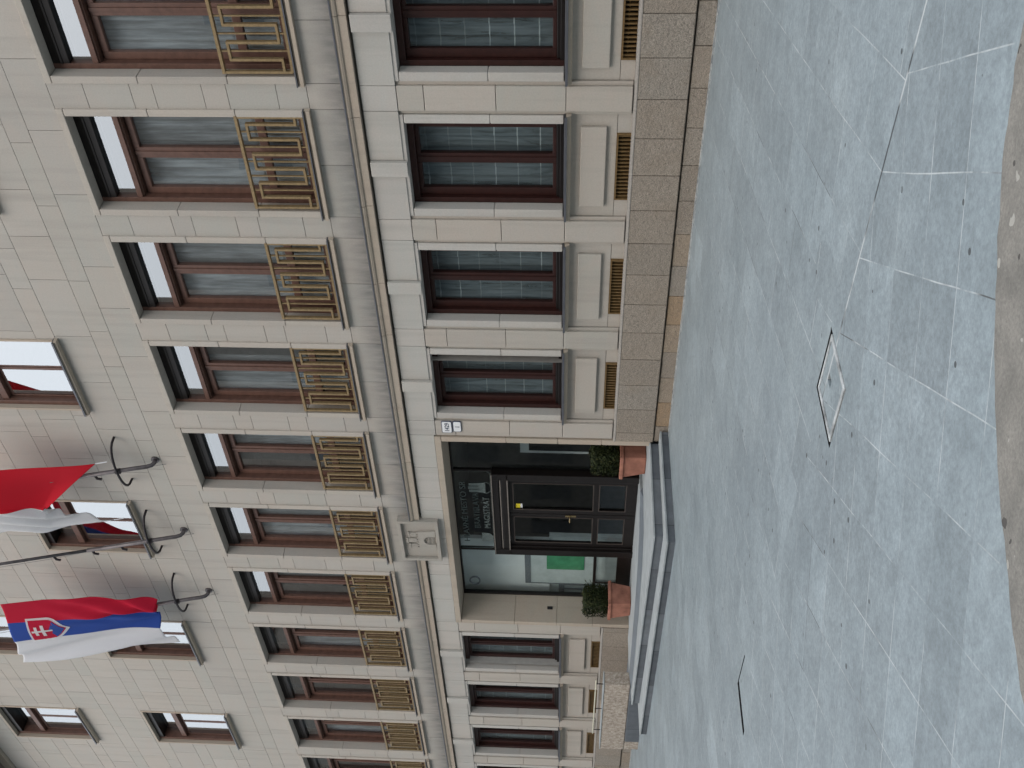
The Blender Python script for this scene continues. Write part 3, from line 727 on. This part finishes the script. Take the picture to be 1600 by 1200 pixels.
for dx, h in ((-.2,5.12),(0,5.17),(.2,5.12)):
    ct(dx, .066, 4.94, h-.04, -.13); ct(dx, .085, h-.04, h-.015, -.14)
    for d in (-.06, 0, .06): ct(dx+d, .016, h-.015, h+.012, -.135)
    cg.box(cx+dx-.018, cx+dx+.018, -.138, -.13, 5.0, 5.06, .1)
for i in range(5): cg.box(cx-.1+.05*i-.007, cx-.1+.05*i+.007, -.12, -.09, 4.54, 4.73, .3)
for z in (4.6, 4.68): cg.box(cx-.12, cx+.12, -.115, -.09, z-.007, z+.007, .3)
cg.build('carved_castle', M['relief'], ro_, loc=(0,0,0) if False else -base_of(ro_), bevel=.006)

# ---- entrance: stone jambs, glazed screen, double door
en = MB(); zf = .05
for a, b_ in ((EX0, EX0+.13), (EX1-.13, EX1)):
    jamb_stones(en, a, b_, -.06, .78, [zf, 1.0, 1.86, 2.88, 4.17])
en.box(EX0, EX1, -.06, .78, 4.174, 4.30, .3)
en.box(EX0-.3, EX0, .05, .9, -.2, 4.3, .2); en.box(EX1, EX1+.3, .05, .9, -.2, 4.3, .2)
part(en, 'entrance_surround', M['course'], bevel=.008)
sb = MB(); sb.box(-22.118, -22.10, .31, .39, 1.97, 2.10); part(sb, 'doorbell', M['black'], bevel=.005)
ix0, ix1, GY = EX0+.13, EX1-.13, .75
DX = -18.85; dl, dr = DX-1.46, DX+1.44
scn = MB(); b2 = .028
scn.box(ix0, ix0+.05, GY-.05, GY+.05, .1, 4.17); scn.box(ix1-.05, ix1, GY-.05, GY+.05, .1, 4.17)
scn.box(ix0+.05, ix1-.05, GY-.04, GY+.05, 4.13, 4.17)
scn.box(ix0+.05, dl, GY-.05, GY+.05, .1, .47); scn.box(dr, ix1-.05, GY-.05, GY+.05, .1, .47)
scn.box(ix0+.05, dl, GY-.04, GY+.05, .955, 1.02); scn.box(dr, ix1-.05, GY-.04, GY+.05, .955, 1.02)
for x in (dl+.02, dr-.02): scn.box(x-b2, x+b2, GY-.03, GY+.05, 3.30, 4.13)
screen = part(scn, 'entrance_screen', M['door'], bevel=.006)
gs = MB()
for a, b_, c, d in ((ix0+.05, dl, 1.02, 4.13), (ix0+.05, dl, .47, .955), (dr, ix1-.05, 1.02, 4.13), (dr, ix1-.05, .47, .955), (dl+.05, dr-.05, 3.3, 4.13)):
    gs.face([(a,GY,c),(b_,GY,c),(b_,GY,d),(a,GY,d)])
gs.build('pane', M['glass_low'], screen, fix=False)
ring = MB(); ring.tube([(-21.6+.15*math.cos(a), GY-.012, 3.87+.12*math.sin(a)) for a in [2*math.pi*i/32 for i in range(33)]], .022, 6)
ring.build('glass_ring', M['greyband'], screen)  # grey ring just in front of the left pane
cs = MB()                                     # door casing with a moulded head
cs.box(dl, dl+.20, .60, .82, .1, 3.30); cs.box(dr-.20, dr, .60, .82, .1, 3.30)
cs.box(dl+.20, dr-.20, .62, .82, 2.97, 3.10); cs.box(dl+.20, dr-.20, .66, .82, 3.10, 3.16); cs.box(dl+.20, dr-.20, .61, .82, 3.16, 3.30)
cs.box(dl+.20, dl+.26, .66, .82, .1, 2.97); cs.box(dr-.26, dr-.20, .66, .82, .1, 2.97)
case = part(cs, 'door_casing', M['door'], bevel=.01)
mo = MB()
for z, y in ((2.965,.615),(3.125,.645),(3.305,.60)): mo.box(dl+.02, dr-.02, y-.015, y+.06, z-.012, z+.012)
mo.build('moulding', simple('lit_bronze_moulding', (.27,.24,.215), .4, .4), case)  # paler than the casing: highlights on the mouldings put in as colour
for s in (-1, 1):
    a, b_ = (DX+.008, dr-.262) if s > 0 else (dl+.262, DX-.008)
    d_ = MB(); w_ = .12; z0, z1 = .15, 2.95
    d_.box(a, a+w_, .70, .78, z0, z1); d_.box(b_-w_, b_, .70, .78, z0, z1)
    d_.box(a+w_, b_-w_, .70, .78, z1-.09, z1); d_.box(a+w_, b_-w_, .70, .78, z0, z0+.22); d_.box(a+w_, b_-w_, .70, .78, .97, 1.08)
    leaf = part(d_, 'door', M['door'], bevel=.008)
    g_ = MB(); 
    for c, d in ((z0+.22, .97), (1.08, z1-.09)): g_.face([(a+w_,.745,c),(b_-w_,.745,c),(b_-w_,.745,d),(a+w_,.745,d)])
    g_.build('pane', M['glass_low'], leaf, fix=False)
    be = MB(); bz = .01
    for c, d in ((z0+.22, .97), (1.08, z1-.09)):
        be.box(a+w_, b_-w_, .695, .712, c, c+.02); be.box(a+w_, b_-w_, .695, .712, d-.02, d); be.box(a+w_, a+w_+.015, .695, .712, c+.02, d-.02); be.box(b_-w_-.015, b_-w_, .695, .712, c+.02, d-.02)
    be.build('glazing_bead', simple('bronze_bead', (.11,.09,.08), .35, .5), leaf)
    if s < 0:
        h = MB(); x = b_-.055; h.box(x-.025, x+.025, .685, .70, 1.46, 1.70); h.tube([(x,.69,1.60),(x,.64,1.60),(x-.16,.64,1.60)], .014, 8)
        h.build('handle', simple('brass_handle', (.35,.27,.14), .35, .8), leaf)
    else:
        k2 = MB(); k2.box(DX+.15, DX+.29, .735, .742, 2.70, 2.80); so = k2.build('sticker', M['yellow'], leaf)
        k3 = MB(); k3.box(dr-.255, dr-.21, .65, .659, 1.86, 1.93); k3.build('number_plate', M['white'], leaf)
        k4 = MB(); k4.box(DX+.15, DX+.29, .7345, .7420, 2.655, 2.70); k4.build('sticker_tail', M['white'], leaf)
# lettering on the glass over the door
def text(s, size, x, z, y, m_, parent, name, align='LEFT', ext=.004, wfit=None):
    cu = bpy.data.curves.new(name, 'FONT'); cu.body = s; cu.size = size; cu.align_x = align; cu.extrude = ext
    o = bpy.data.objects.new(name, cu); COL.objects.link(o)
    dg = bpy.context.evaluated_depsgraph_get(); me = bpy.data.meshes.new_from_object(o.evaluated_get(dg))
    COL.objects.unlink(o); bpy.data.objects.remove(o)
    w_ = max(v.co.x for v in me.vertices)-min(v.co.x for v in me.vertices)
    k = (wfit/w_) if wfit else 1
    for v in me.vertices: v.co = (v.co.x*k+x, y-v.co.z, v.co.y+z)
    me.materials.clear(); me.materials.append(m_); me.name = name
    o = bpy.data.objects.new(name, me); COL.objects.link(o)
    if parent: o.parent = parent; o.location = -base_of(parent)
    return o
LY = GY-.01
text('HLAVNÉ MESTO SR', .19, -20.02, 3.90, LY, M['etch_dim'], screen, 'lettering', wfit=2.18)
text('BRATISLAVA', .19, -19.50, 3.63, LY, M['etch_dim'], screen, 'lettering', wfit=1.28)
text('MAGISTRÁT', .20, -19.50, 3.40, LY, M['etch'], screen, 'lettering', wfit=1.12)
bd = MB(); zc_ = .0
bd.tube([(dl+.06,LY,4.10),(dl+.06,LY,3.42),(dl+.09,LY,3.365),(dl+.14,LY,3.34),(dr-.14,LY,3.34),(dr-.09,LY,3.365),(dr-.06,LY,3.42),(dr-.06,LY,4.10)], .010, 6)
bd.build('panel_border', M['etch_dim'], screen)
em = MB()
for i in range(3): em.box(-18.19+.11*i, -18.10+.11*i, LY-.004, LY, 3.52, 3.84-.02*abs(i-1))
em.extrude_y([(-18.22,3.46),(-17.85,3.46),(-17.87,3.60),(-18.20,3.60)], LY-.0042, LY)
em.tube([(-18.03+.19*math.cos(a), LY-.002, 3.46-.13*math.sin(a)) for a in [math.pi*i/16 for i in range(17)]], .007, 6)
em.build('castle_emblem', M['etch'], screen)
sh_ = MB(); sh_.extrude_y([(-19.98,3.62),(-19.98,3.48),(-19.94,3.40),(-19.83,3.33),(-19.71,3.40),(-19.67,3.48),(-19.67,3.62),(-19.77,3.60),(-19.83,3.64),(-19.89,3.60)], LY-.004, LY)
sh_.build('shield_emblem', M['etch'], screen)
# lobby behind the screen
lb = MB()
lb.box(-24.0, -20.25, 1.0, 1.1, 2.07, 4.3)
part(lb, 'lobby_wall', M['plaster'])
l2 = MB(); l2.box(-24.3, -20.15, 1.06, 1.16, .14, 2.068); l2.box(-23.6, -22.03, 1.03, 1.059, 1.70, 1.84, mi=1); l2.box(-22.32, -22.28, 1.04, 1.059, .3, 1.70, mi=1); l2.box(-22.14, -22.11, 1.04, 1.059, .3, 1.70, mi=1)
part(l2, 'lobby_counter', [M['board'], M['greyband']])
l3 = MB(); l3.face([(-24.4,.8,.13),(-13.4,.8,.13),(-13.4,5,.13),(-24.4,5,.13)]); l3.face([(-24.4,.8,4.3),(-13.4,.8,4.3),(-13.4,5,4.3),(-24.4,5,4.3)]); l3.face([(-24.4,4.2,.1),(-13.4,4.2,.1),(-13.4,4.2,4.3),(-24.4,4.2,4.3)]); l3.face([(-13.4,.8,.1),(-13.4,5,.1),(-13.4,5,4.3),(-13.4,.8,4.3)])
part(l3, 'lobby_room', M['ceiling'], fix=False)
wf = MB(); wf.box(-18.28, -17.6, 2.0, 2.03, 2.56, 2.76); wf.box(-18.28, -18.21, 2.0, 2.03, 1.2, 2.56); wf.box(-18.21, -17.6, 2.01, 2.03, 1.2, 2.56, mi=1); wf.box(-18.3, -17.5, 2.031, 2.2, .13, 2.77, mi=1)
part(wf, 'inner_door_frame', [M['plaster'], M['door']])
nb = thing('notice_board', 'pale notice board with a grey top strip behind the left entrance glass', 'notice board', (-21.4,1.4,.14))
b_ = MB(); b_.box(-22.0, -20.4, .985, 1.0-.002, 1.0, 2.66); b_.build('panel', M['board'], nb)
b_ = MB(); b_.box(-22.0, -20.4, .975, .9845, 2.52, 2.66); b_.box(-22.0, -21.97, .975, .9845, 1.0, 2.52); b_.build('top_strip', M['greyband'], nb)
b_ = MB(); b_.box(-21.95, -21.88, .985, 1.0, .14, 1.0); b_.build('leg', M['iron'], nb); b_ = MB(); b_.box(-20.6, -20.53, .985, 1.0, .14, 1.0); b_.build('leg', M['iron'], nb)
po = MB(); po.box(-21.38, -20.6, .973, .979, 1.23, 2.13)
tag(po.build('poster', M['green'], loc=(0,0,0)), 'bright green poster pinned on the notice board behind the glass', 'poster')

# ------------------------------------------------------------------ entrance steps
st = thing('entrance_steps', 'pale granite steps with shaded risers in front of the glazed entrance', 'steps', (-19, -1.3, GZ))
def step(name, poly, z0, z1, nose, mt_r, mt_t):
    a = MB(); a.extrude_z(poly, z0, z1-.035, .5); o = a.build(name, mt_r, st)
    c = Vector((sum(p[0] for p in poly)/len(poly), sum(p[1] for p in poly)/len(poly)))
    t_ = MB(); t_.extrude_z([(p[0]+(nose if p[0] > c.x else -nose), p[1]-(nose if p[1] < c.y else 0)) for p in poly], z1-.034, z1); t_.build('tread', mt_t, o, bevel=.006)
low = [(-15.18,-.09),(-23.4,-.09),(-23.0,-2.38),(-15.18,-2.69)][::-1]
upp = [(-15.53,-.09),(-15.64,-.09),(-15.64,.9),(-22.11,.9),(-22.11,-.09),(-22.85,-.09),(-22.8,-1.72),(-15.62,-2.25)][::-1]
step('lower_step', low, -.45, -.10, .03, M['riser'], M['tread'])
step('upper_step', upp, -.10, .08, .03, M['riser'], M['tread'])
ra = MB(); base = [(-17.3,.0),(-17.55,-.70),(-18.3,-1.08),(-19.6,-1.33),(-21.0,-1.45),(-22.6,-1.5)]; top = [(-17.35,.2),(-18.0,-.35),(-18.7,-.68),(-19.9,-.92),(-21.2,-1.05),(-22.58,-1.1)]
for i in range(5):
    ra.face([(*base[i],.083),(*base[i+1],.083),(*top[i+1],.135),(*top[i],.135)][::-1])
ra.face([(*base[0],.083),(*top[0],.135),(-17.35,.3,.083)])
ra.build('apron', M['riser'] if False else simple('ramp_granite', (.15,.175,.20), .6, 0, .4, .15, 5), st, fix=False)
la = MB(); la.extrude_z(([(-17.35,.74)]+[tuple(q) for q in top]+[(-22.58,-.11),(-22.1,-.11),(-22.1,.74)])[::-1], .082, .136)
la.build('landing', M['tread'], st)

# ------------------------------------------------------------------ parapet of the basement stair, left of the steps
pa = thing('stair_parapet', 'low rough granite parapet with pale handrail at the left end of the steps', 'parapet', (-24.3, -1.1, GZ))
q = MB(); q.box(-25.55, -22.88, -1.33, -.2, -.45, .095); q.build('base', M['riser'], pa, bevel=.01)
q = MB(); q.box(-26.05, -22.75, -1.30, -.95, .10, .70); q.box(-26.05, -25.7, -.949, -.1, .1, .70); q.box(-26.05, -25.56, -1.29, -.1, -.4, .099)
q.build('wall_block', M['pebble'], pa, bevel=.02)
q = MB(); q.box(-26.05, -22.75, -1.31, -.94, .703, .725); q.build('coping', M['tread'], pa, bevel=.006)
q = MB(); q.tube([(-22.72,-1.2,.9),(-25.4,-1.2,.91)], .016, 8); q.build('handrail', M['rail'], pa)
for x in (-22.9, -24.1, -25.2):
    q = MB(); q.tube([(x,-1.2,.72),(x,-1.2,.9)], .012, 8); q.build('post', M['iron'], pa)

# ------------------------------------------------------------------ potted box shrubs
def make_pot(cx, cy, z, label, seed):
    rd = random.Random(seed)
    t = thing('potted_shrub', label, 'potted plant', (cx, cy, z), 'potted box shrubs beside the door')
    p = MB(); hb_, ht = .245, .305
    p.frustum(cx, cy, z, hb_, z+.46, ht); o = p.build('pot', M['terracotta'], t, bevel=.02)
    r_ = MB(); h = .335
    for q in ((cx-h,cx+h,cy-h,cy-h+.06),(cx-h,cx+h,cy+h-.06,cy+h),(cx-h,cx-h+.06,cy-h+.06,cy+h-.06),(cx+h-.06,cx+h,cy-h+.06,cy+h-.06)): r_.box(*q, z+.455, z+.53)
    r_.build('rim', M['terracotta'], o, bevel=.016)
    so = MB(); so.box(cx-.27, cx+.27, cy-.27, cy+.27, z+.462, z+.485); so.build('soil', M['soil'], t)
    sm = MB()
    for i in range(5):
        a = rd.uniform(0, 6.28); sm.tube([(cx+.03*math.cos(a),cy+.03*math.sin(a),z+.47),(cx+.16*math.cos(a),cy+.16*math.sin(a),z+.95)], .02, 6, r1=.008)
    sm.build('stem', M['stem'], t)
    lf = MB(); H = .305; zc, hz = z+.82, .29
    for i in range(5200):
        # points in a clipped cube, mostly in its outer shell
        while True:
            u = [rd.uniform(-1,1) for _ in range(3)]
            mx = max(abs(a) for a in u)
            if mx > .68 or rd.random() < .12: break
        e = 1-.05*rd.random()**2*4*(rd.random() < .3)+.04*math.sin(9*u[0]+4*u[2]+seed)*math.sin(7*u[1]+3)
        rnd_ = sum(a**6 for a in u)**(1/6); sc = e*min(1, 1.04/max(rnd_, .01)) if rnd_ > 1.04 else e
        c = Vector((cx+u[0]*H*sc, cy+u[1]*H*sc, zc+u[2]*hz*sc))
        n = (Vector(u)+Vector((rd.gauss(0,.6),rd.gauss(0,.6),rd.gauss(0,.6)))).normalized()
        a = n.orthogonal().normalized(); a.rotate(Matrix.Rotation(rd.uniform(0,6.28),3,n)); b2_ = n.cross(a)
        l, wd = rd.uniform(.02,.034), rd.uniform(.011,.018)
        lf.face([c-a*l, c+b2_*wd, c+a*l, c-b2_*wd], min(1, max(0, rd.gauss(.45,.24))))
    for i in range(12):                                      # stray shoots
        u = Vector((rd.uniform(-1,1),rd.uniform(-1,1),rd.uniform(.2,1))); u /= max(abs(a) for a in u)
        c = Vector((cx+u[0]*H, cy+u[1]*H, zc+u[2]*hz))
        for j in range(4):
            cc = c+Vector(u)*(.012*j); a = Vector((rd.gauss(0,1),rd.gauss(0,1),rd.gauss(0,1))).normalized(); b2_ = a.orthogonal().normalized()
            lf.face([cc-a*.02, cc+b2_*.011, cc+a*.02, cc-b2_*.011], rd.uniform(.5,1))
    lf.build('foliage', M['leaf'], t, fix=False)
make_pot(-21.32, .10, .137, 'clipped box shrub in a terracotta pot standing left of the glazed double door', 1)
make_pot(-16.42, .34, .081, 'clipped box shrub in a terracotta pot half hidden by the right entrance jamb', 5)

# ------------------------------------------------------------------ number signs on the pilaster
def sign(cx, cz, hw, hh, txt, sub, label, size):
    t = thing('number_sign', label, 'sign', (cx, -.05, cz), 'enamel number signs beside the entrance')
    def rr_(hw_, hh_, r):
        pts = []
        for sx, sz, a0 in ((1,-1,-90),(1,1,0),(-1,1,90),(-1,-1,180)):
            for i in range(5):
                a = R(a0+90*i/4); pts.append((cx+sx*(hw_-r)+r*math.cos(a), cz+sz*(hh_-r)+r*math.sin(a)))
        return pts
    p = MB(); p.extrude_y(rr_(hw,hh,.03), -.062, -.046); p.build('backing', M['ink'], t)
    p = MB(); p.extrude_y(rr_(hw-.014,hh-.014,.03), -.067, -.0625); p.build('plate', M['white'], t)
    text(txt, size, cx, cz-size*.36, -.071, M['ink'], t, 'numeral', 'CENTER', .002)
    if sub:
        q = MB(); q.box(cx-.11, cx+.11, -.0705, -.0675, cz-.085, cz-.075); q.build('rule', M['ink'], t)
sign(-15.20, 4.03, .165, .105, '1429', False, 'white enamel sign with the number 1429, the upper of two on the pilaster', .125)
sign(-15.18, 3.825, .15, .085, '1', False, 'white enamel sign with the numeral 1, the lower of two on the pilaster', .13)

# ------------------------------------------------------------------ flagpoles
def py_(z): return -.25-.235*(z-10.5)
def make_pole(k, ztop, label):
    x = bx(k)-.0; t = thing('flagpole', label, 'flagpole', (x, 0, 10.22), 'flagpoles over the entrance')
    pts = [(x,-.0,10.2),(x,-.10,10.19),(x,-.17,10.23),(x,-.215,10.33),(x,py_(10.5),10.5),(x,py_(12.2),12.2),(x,py_(ztop),ztop)]
    p = MB(); p.tube(pts[:6], .045, 12); p.tube(pts[5:], .034, 12); p.build('pole', M['pipe'], t, smooth=True)
    f = MB(); f.tube([(x,.0,10.2),(x,-.035,10.2)], .085, 14); f.build('wall_flange', M['pipe'], t)
    b_ = MB(); z = 10.88; yy = py_(z)
    arcp = [(x-.66,.0,z)]+[(x-.66*math.cos(math.pi*i/14), yy*1.12*math.sin(math.pi*i/14)**.7-.02, z) for i in range(1,14)]+[(x+.66,.0,z)]
    b_.tube(arcp, .026, 8); b_.build('bracket', M['iron'], t, smooth=True)
    c_ = MB(); c_.tube([(x,yy,z-.05),(x,yy-.02,z+.05)], .062, 10); c_.build('clamp', M['iron'], t)
    for z2 in {3: (11.35,), 4: (11.5, 12.1, 12.9), 5: ()}[k]:
        c_ = MB(); c_.tube([(x-.02,py_(z2),z2),(x-.11,py_(z2)-.02,z2-.04),(x-.13,py_(z2)-.02,z2-.13)], .028, 6); c_.build('cleat', M['iron'], t)
    h = MB(); h.tube([(x-.10,py_(11.3)+.1,11.3),(x-.16,py_(13)+.05,13),(x-.10,py_(ztop)-.02,ztop)], .006, 5); h.tube([(x-.10,py_(11.3)+.1,11.3),(x-.13,-.02,10.0)], .006, 5); h.build('halyard', M['rope'], t)
make_pole(3, 16.2, 'grey flagpole carrying the red and white flag, nearest the camera of three')
make_pole(4, 16.2, 'bare grey flagpole between the two flags, bracket under the middle window sill')
make_pole(5, 15.0, 'grey flagpole behind the white, blue and red banner')

# ------------------------------------------------------------------ flags
def cloth_mesh(name, mt_, fn, nu, nv):
    me = bpy.data.meshes.new(name); vs = []; fs = []; uvs = []
    for j in range(nv+1):
        for i in range(nu+1): vs.append(tuple(fn(i/nu, j/nv)))
    for j in range(nv):
        for i in range(nu):
            q = (j*(nu+1)+i, j*(nu+1)+i+1, (j+1)*(nu+1)+i+1, (j+1)*(nu+1)+i); fs.append(q)
    me.from_pydata(vs, [], fs); uv = me.uv_layers.new(name='UVMap')
    for pl_ in me.polygons:
        for li in pl_.loop_indices:
            vi = me.loops[li].vertex_index; uv.data[li].uv = ((vi % (nu+1))/nu, (vi//(nu+1))/nv)
    me.materials.append(mt_); me.polygons.foreach_set('use_smooth', [True]*len(me.polygons))
    o = bpy.data.objects.new(name, me); COL.objects.link(o)
    sd_ = o.modifiers.new('thickness', 'SOLIDIFY'); sd_.thickness = .004; sd_.offset = 0
    return o
def lerp_rows(rows, t):
    n = len(rows)-1; i = min(int(t*n), n-1); f = t*n-i
    return rows[i].lerp(rows[i+1], f)
V3 = lambda *a: Vector(a)
# banner: u 0 (left, white) .. 1 (right, red), v 0 (top) .. 1 (bottom)
Lr = [V3(-22.586,-1.345,14.735), V3(-22.609,-1.059,13.517), V3(-22.70,-.80,12.4), V3(-22.729,-.50,11.12)]
Rr = [V3(-20.168,-1.272,14.424), V3(-20.36,-1.0,13.35), V3(-20.60,-.75,12.3), V3(-20.958,-.521,11.229)]
BWt, BWb = V3(-21.709,-1.323,14.642), V3(-22.041,-.564,11.409)
RBt, RBb = V3(-20.912,-1.294,14.517), V3(-21.347,-.545,11.328)
def banner(u, v):
    L, R_ = lerp_rows(Lr, v), lerp_rows(Rr, v)
    a, b_ = BWt.lerp(BWb, v), RBt.lerp(RBb, v)
    if u < 1/3: p = L.lerp(a, u*3)
    elif u < 2/3: p = a.lerp(b_, u*3-1)
    else: p = b_.lerp(R_, u*3-2)
    f = .07*math.sin(9*u-3.2*v)*(.35+v)+.05*math.sin(21*u-9*v+1)*v**1.3
    f += .10*math.sin(30*(u+.55*v))*max(0, v-.2)*max(0, min(1, (u-.45)*5))+.07*math.sin(26*(u-.25*v))*max(0, min(1, (.36-u)*6))
    p = p.copy(); p.y += f
    if v > .8 and u < .36: p.z += .25*(v-.8)*math.sin(u/.36*math.pi)
    return p
bn = cloth_mesh('banner', M['tricolour'], banner, 72, 90)
tag(bn, 'long hanging banner striped white, blue and red with a double cross shield', 'flag')
# shield with double cross, laid on the banner
def on_banner(u, v, lift): p = banner(u, v); return (p.x-.2*lift, p.y-lift, p.z-.1*lift)
def patch(name, polys, mt_, lift, parent):
    q = MB()
    for poly in polys:
        pts = []
        for i in range(len(poly)):
            a, b_ = Vector(poly[i]), Vector(poly[(i+1) % len(poly)])
            n = max(1, int((b_-a).length/.03))
            pts += [a.lerp(b_, k/n) for k in range(n)]
        c = sum(pts, Vector((0,0)))/len(pts)
        for ring_ in range(4):
            r0_, r1_ = ring_/4, (ring_+1)/4
            for i in range(len(pts)):
                a, b_ = pts[i], pts[(i+1) % len(pts)]
                q4 = [c.lerp(a,r0_), c.lerp(a,r1_), c.lerp(b_,r1_), c.lerp(b_,r0_)]
                if ring_ == 0: q4 = q4[1:3]+[c]
                q.face([on_banner(z_.x, z_.y, lift) for z_ in q4])
    return q.build(name, mt_, parent, loc=(0,0,0), fix=False)
def shield(k):
    c = Vector((.515,.205)); hw, vt, vb_ = .215*k, .085*k+.012*(k-1), .19*k
    pts = [(c.x-hw, c.y-vt), (c.x+hw, c.y-vt), (c.x+hw, c.y+.05)]
    for i in range(1, 9):
        a = i/8; pts.append((c.x+hw*(1-a**1.9), c.y+.05+(vb_-.05)*a))
    for i in range(7, -1, -1):
        a = i/8; pts.append((c.x-hw*(1-a**1.9), c.y+.05+(vb_-.05)*a))
    return pts
patch('shield_border', [shield(1.0)], M['cloth_white'], .016, bn)
patch('shield_field', [shield(.86)], M['cloth_red'], .022, bn)
cxs, cys = .515, .205
patch('blue_hills', [[(cxs,cys+.152),(cxs-.10,cys+.118),(cxs-.155,cys+.085),(cxs-.08,cys+.062),(cxs-.03,cys+.072),(cxs+.02,cys+.052),(cxs+.07,cys+.066),(cxs+.155,cys+.085),(cxs+.10,cys+.118)]], M['cloth_blue'], .027, bn)
patch('double_cross', [[(cxs-.018,cys-.062),(cxs+.018,cys-.062),(cxs+.018,cys+.075),(cxs-.018,cys+.075)], [(cxs-.085,cys-.042),(cxs+.085,cys-.042),(cxs+.085,cys-.022),(cxs-.085,cys-.022)], [(cxs-.11,cys+.002),(cxs+.11,cys+.002),(cxs+.11,cys+.024),(cxs-.11,cys+.024)]], M['cloth_white'], .032, bn)
# red and white flag gathered up at the bottom
RW = [  # rows from top down: left edge, seam, right edge
 (V3(-17.66,-1.24,14.4), V3(-16.88,-1.18,14.15), V3(-15.79,-1.09,13.75)),
 (V3(-17.70,-1.16,14.0), V3(-16.96,-1.10,13.75), V3(-15.82,-1.0,13.32)),
 (V3(-17.752,-1.074,13.581), V3(-17.031,-1.015,13.329), V3(-15.861,-.919,12.921)),
 (V3(-17.766,-.925,12.949), V3(-17.12,-.92,12.93), V3(-15.90,-.78,12.30)),
 (V3(-17.84,-.80,12.45), V3(-17.186,-.836,12.569), V3(-15.95,-.63,11.70)),
 (V3(-17.80,-.54,11.30), V3(-17.20,-.85,12.50), V3(-15.992,-.502,11.147))]
def flag(u, v):
    L = lerp_rows([r[0] for r in RW], v); C = lerp_rows([r[1] for r in RW], v); R_ = lerp_rows([r[2] for r in RW], v)
    p = (L.lerp(C, u/.485) if u < .485 else C.lerp(R_, (u-.485)/.515)).copy()
    if u < .485:
        p.y += .06*math.sin(34*u+16*v)*(.4+v); 
        if v > .8: p.z += .55*(v-.8)/.2*math.sin(u/.485*math.pi)**1.0*.55
    else: p.y += .03*math.sin(8*u-5*v)
    p.y += .05*math.sin(5*u+6*v)
    return p
fl = cloth_mesh('flag', M['redwhite'], flag, 66, 80)
tag(fl, 'red and white flag hanging with its lower corners gathered, above the entrance', 'flag')
ti = MB(); ti.tube([flag(1,1), flag(1,1)+V3(.0,.06,-.22)], .012, 6); ti.tube([flag(0,1), flag(0,1)+V3(0,.05,-.2)], .012, 6); ti.build('tie', M['cloth_white'], fl, loc=(0,0,0))

# ------------------------------------------------------------------ the far side of the square (seen only as reflections in the glass)
def opposite(x0, x1, y, h, label):
    t = thing('facing_building', label, 'building', ((x0+x1)/2, y, GZ), 'buildings across the square')
    wl = MB(); wl.box(x0, x1, y-8, y, GZ-.1, h); wl.build('wall', M['opp'], t)
    rf = MB(); rf.prism_x(x0-.3, x1+.3, [(y+.5,h),(y-8.3,h),(y-5,h+2.2),(y-3,h+2.2)]); rf.build('roof', M['opproof'], t)
    wn = MB(); n = int((x1-x0)/4)
    for i in range(n):
        for j in range(int(h/5)):
            cx = x0+(i+.5)*(x1-x0)/n; wn.box(cx-.8, cx+.8, y+.001, y+.06, 1.5+j*5, 4.4+j*5)
    wn.build('window_row', M['oppwin'], t)
opposite(-85, 40, -32, 24.4, 'dark facing building across the square, the long lower one mirrored in the windows')
opposite(-150, -86, -32, 29, 'dark facing building across the square, the taller one mirrored in the far windows')

# ------------------------------------------------------------------ bay units to metres
for me in bpy.data.meshes: me.transform(Matrix.Scale(S, 4))
for o in scene.objects:
    if o.type in ('MESH', 'EMPTY'): o.location = o.location*S
